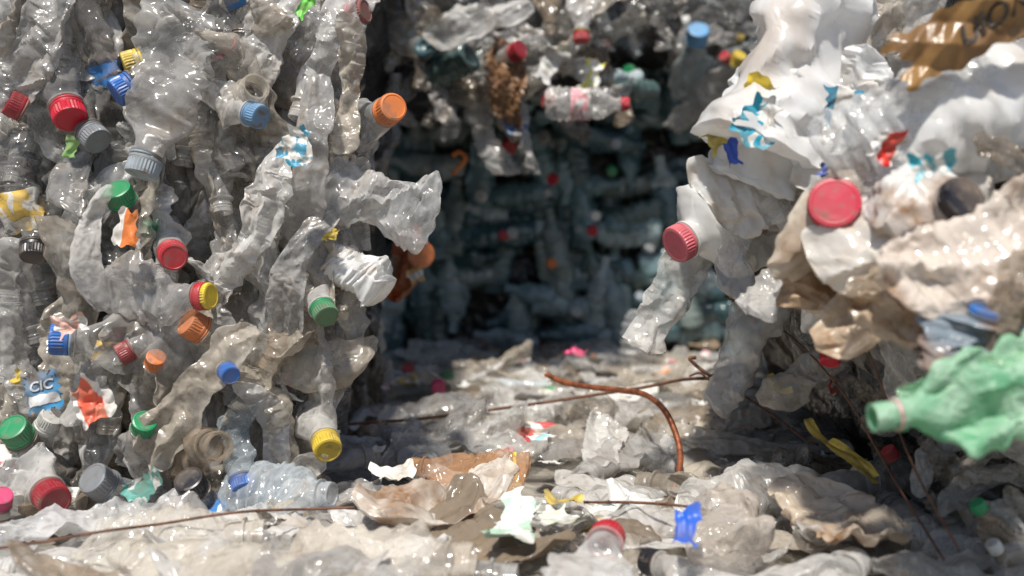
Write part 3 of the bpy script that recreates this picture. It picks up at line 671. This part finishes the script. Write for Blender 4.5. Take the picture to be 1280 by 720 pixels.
caps=[(635,186,2.6,'red'),(707,150,2.4,'white'),(655,210,2.7,'white'),(690,225,2.7,'red'),(600,245,2.6,'white'),(690,330,2.8,'orange'),(640,290,2.8,'white'),(745,270,2.8,'white'),(630,294,2.8,'red'),(765,215,2.8,'green'),(740,290,2.8,'red'),(755,55,2.4,'dred'),(785,88,2.5,'green'),(485,172,2.3,'green'),(812,310,2.8,'grey'),(510,460,2.3,'red'),(548,485,2.0,'pink'),(560,470,2.2,'green'),(680,170,2.6,'white'),(770,180,2.7,'bgrey'),(720,390,2.9,'white'),(800,370,2.9,'bgrey')]
zn={'lblue':'light blue','bgrey':'blue grey','dred':'dark red'}
for i,(px,py,d,c) in enumerate(caps):
    o=link('bottle_cap',CAP,MW(P(px,py,d),(R.uniform(-.7,.7),-1,R.uniform(-.7,.7)),(0,0,1),.95 if i else 1.4),None,K[c])
    fix(o,None,'bottle cap','loose caps around the hollow',False,px,py,(zn.get(c,c),'loose cap','in the hollow'))
tube('plastic_hook',[P(566,218,2.4),P(574,208,2.4),P(582,198,2.4),P(574,190,2.4),P(565,195,2.4)],.006,plastic('orange_plastic',1,1,.4,.2,fixed=(.8,.25,.05),transl=0,bump=.1),'orange hooked plastic piece hanging in the hollow','plastic hook')
o=link('round_lid',BCAP,MW(P(526,318,1.85),(.3,-1,0),(0,0,1),(1.3,1.3,1.0)),None,(.75,.22,.06)); fix(o,'blurred orange round lid in shadow right of the left bale','lid',None,False,525,320); landmarks.append((525,320,'orange round lid'))
filmat(508,330,1.9,80,0,.62,(.55,.12,.04),5,'orange brown film around the round lid in shadow',mats=wfilms)
scrap(520,345,1.84,20,.7,(.8,.5,.2),5,'pale orange torn scrap below the orange round lid')
low=[]
for i in range(8):
    V,Fc=lathe(BP,20,.008); V=ribbed(V,.026); low.append((crush(V,800+i,.215,R.uniform(.5,.8),.0045,R.uniform(.8,1.0),.032,.25,1.0,.001),Fc))
n12=16; lcV,lcF=lathe([(.0155,-.015),(.0155,.0),(.013,.003)],n12,.02)
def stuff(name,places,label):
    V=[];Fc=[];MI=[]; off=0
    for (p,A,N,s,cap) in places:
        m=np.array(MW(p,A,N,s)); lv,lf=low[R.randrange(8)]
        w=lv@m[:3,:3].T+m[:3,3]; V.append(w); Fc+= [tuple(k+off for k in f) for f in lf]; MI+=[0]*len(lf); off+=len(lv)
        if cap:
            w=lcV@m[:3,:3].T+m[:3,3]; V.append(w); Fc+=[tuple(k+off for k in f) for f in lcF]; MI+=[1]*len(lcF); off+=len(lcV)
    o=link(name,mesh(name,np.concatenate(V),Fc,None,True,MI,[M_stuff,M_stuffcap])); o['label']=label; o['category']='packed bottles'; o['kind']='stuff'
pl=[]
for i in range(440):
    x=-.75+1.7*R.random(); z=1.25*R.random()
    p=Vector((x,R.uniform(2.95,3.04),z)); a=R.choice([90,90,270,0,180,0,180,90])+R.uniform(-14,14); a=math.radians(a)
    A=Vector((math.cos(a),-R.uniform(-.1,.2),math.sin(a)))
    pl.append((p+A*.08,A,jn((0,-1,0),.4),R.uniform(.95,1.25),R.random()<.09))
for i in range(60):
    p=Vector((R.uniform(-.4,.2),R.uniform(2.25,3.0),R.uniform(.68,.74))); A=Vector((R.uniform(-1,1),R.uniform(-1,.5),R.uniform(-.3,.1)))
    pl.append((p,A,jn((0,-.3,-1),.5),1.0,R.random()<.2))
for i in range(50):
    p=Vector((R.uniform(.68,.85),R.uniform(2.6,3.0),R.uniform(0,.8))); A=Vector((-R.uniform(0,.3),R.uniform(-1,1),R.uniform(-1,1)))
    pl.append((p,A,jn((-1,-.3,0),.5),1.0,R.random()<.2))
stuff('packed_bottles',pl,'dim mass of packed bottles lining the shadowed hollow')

# ---------------------------------------------------------------- prune hidden, then label
bpy.context.view_layer.update(); dg=bpy.context.evaluated_depsgraph_get()
vis={}
def rays(ox,nx,ny,wt):
    org=Vector((ox,0,CAMZ))
    for j in range(ny):
        for i in range(nx):
            q=P((i+.5)/nx*1280,(j+.5)/ny*720,1.0); d=q-Vector((0,0,CAMZ))
            hit,_,_,_,ob,_=S.ray_cast(dg,org,d.normalized())
            if hit:
                while ob.parent: ob=ob.parent
                vis[ob.name]=vis.get(ob.name,0)+wt
rays(0,240,135,1.0); rays(-.3,80,45,.3); rays(.3,80,45,.3)
cand=sorted([t for t in things if t['prune'] and t['o'].name.startswith('crushed_bottle')],key=lambda t:-vis.get(t['o'].name,0)*t.get('pr',1))
fixedn=len([t for t in things if not t['prune'] and t['o'].name.startswith('crushed_bottle')])
drop=set(t['o'].name for t in cand[298-fixedn:])
keep=[]
for t in things:
    o=t['o']
    if t['prune'] and (o.name not in vis or o.name in drop):
        for c in list(o.children): bpy.data.objects.remove(c)
        bpy.data.objects.remove(o)
    else: keep.append(t)
def dirw(dx,dy):
    a=math.degrees(math.atan2(-dy,dx))%360
    return ['right of','above and right of','above','above and left of','left of','below and left of','below','below and right of'][int(((a+22.5)%360)//45)]
def uw(p): return 'upright' if abs(p)>.8 else ('level' if abs(p)<.35 else 'slanting')
for t in keep:
    o=t['o']
    if 'label' in o.keys() and o['label']: continue
    tn,shape,zone=t['info']; ls=sorted(landmarks,key=lambda l:(l[0]-t['px'])**2+(l[1]-t['py'])**2)
    sl=uw(o.matrix_world.to_3x3().col[2].normalized().z)
    pre={'film':'%s crumpled %s film'%(sl,tn)}.get(shape)
    if shape.startswith('bottle'): pre='%s crushed %s %s'%(sl,tn,shape)
    if shape=='label scrap' : pre='small %s label scrap'%tn
    if shape=='loose cap': pre='loose %s cap'%tn
    ok=None
    for k in range(0,6):
        l=ls[k]; cnd='%s %s the %s'%(pre,dirw(t['px']-l[0],t['py']-l[1]),l[2])
        if cnd not in used and len(cnd.split())<=16: ok=cnd; break
    if not ok:
        ok=' '.join((pre+' '+zone).split()[:16])
    used[ok]=1; o['label']=ok

# ---------------------------------------------------------------- camera, light
cam=bpy.data.cameras.new('camera'); co=bpy.data.objects.new('camera',cam); C.objects.link(co)
co.location=(0,0,CAMZ); co.rotation_euler=(math.pi/2-PITCH,0,0)
cam.sensor_width=36; cam.lens=36*F/1280; cam.clip_end=300; cam.clip_start=.02
cam.dof.use_dof=True; cam.dof.focus_distance=1.22; cam.dof.aperture_fstop=3.0
S.camera=co
sv=Vector((-.15,-.58,1.0)).normalized(); el=math.asin(sv.z); az=math.atan2(sv.x,sv.y)
w=bpy.data.worlds.new('World'); S.world=w; w.use_nodes=True; nt=w.node_tree
sky=nt.nodes.new('ShaderNodeTexSky'); sky.sky_type='NISHITA'; sky.sun_disc=False; sky.sun_elevation=el; sky.sun_rotation=az%(2*math.pi)
bg=nt.nodes['Background']; nt.links.new(sky.outputs[0],bg.inputs[0]); bg.inputs[1].default_value=.09
sl=bpy.data.lights.new('sun','SUN'); sl.energy=5.0; sl.angle=math.radians(3); sl.color=(1,.95,.87)
so=bpy.data.objects.new('sun',sl); C.objects.link(so); so.rotation_euler=sv.to_track_quat('Z','Y').to_euler()
S.view_settings.view_transform='Standard'; S.view_settings.look='None'; S.view_settings.exposure=0
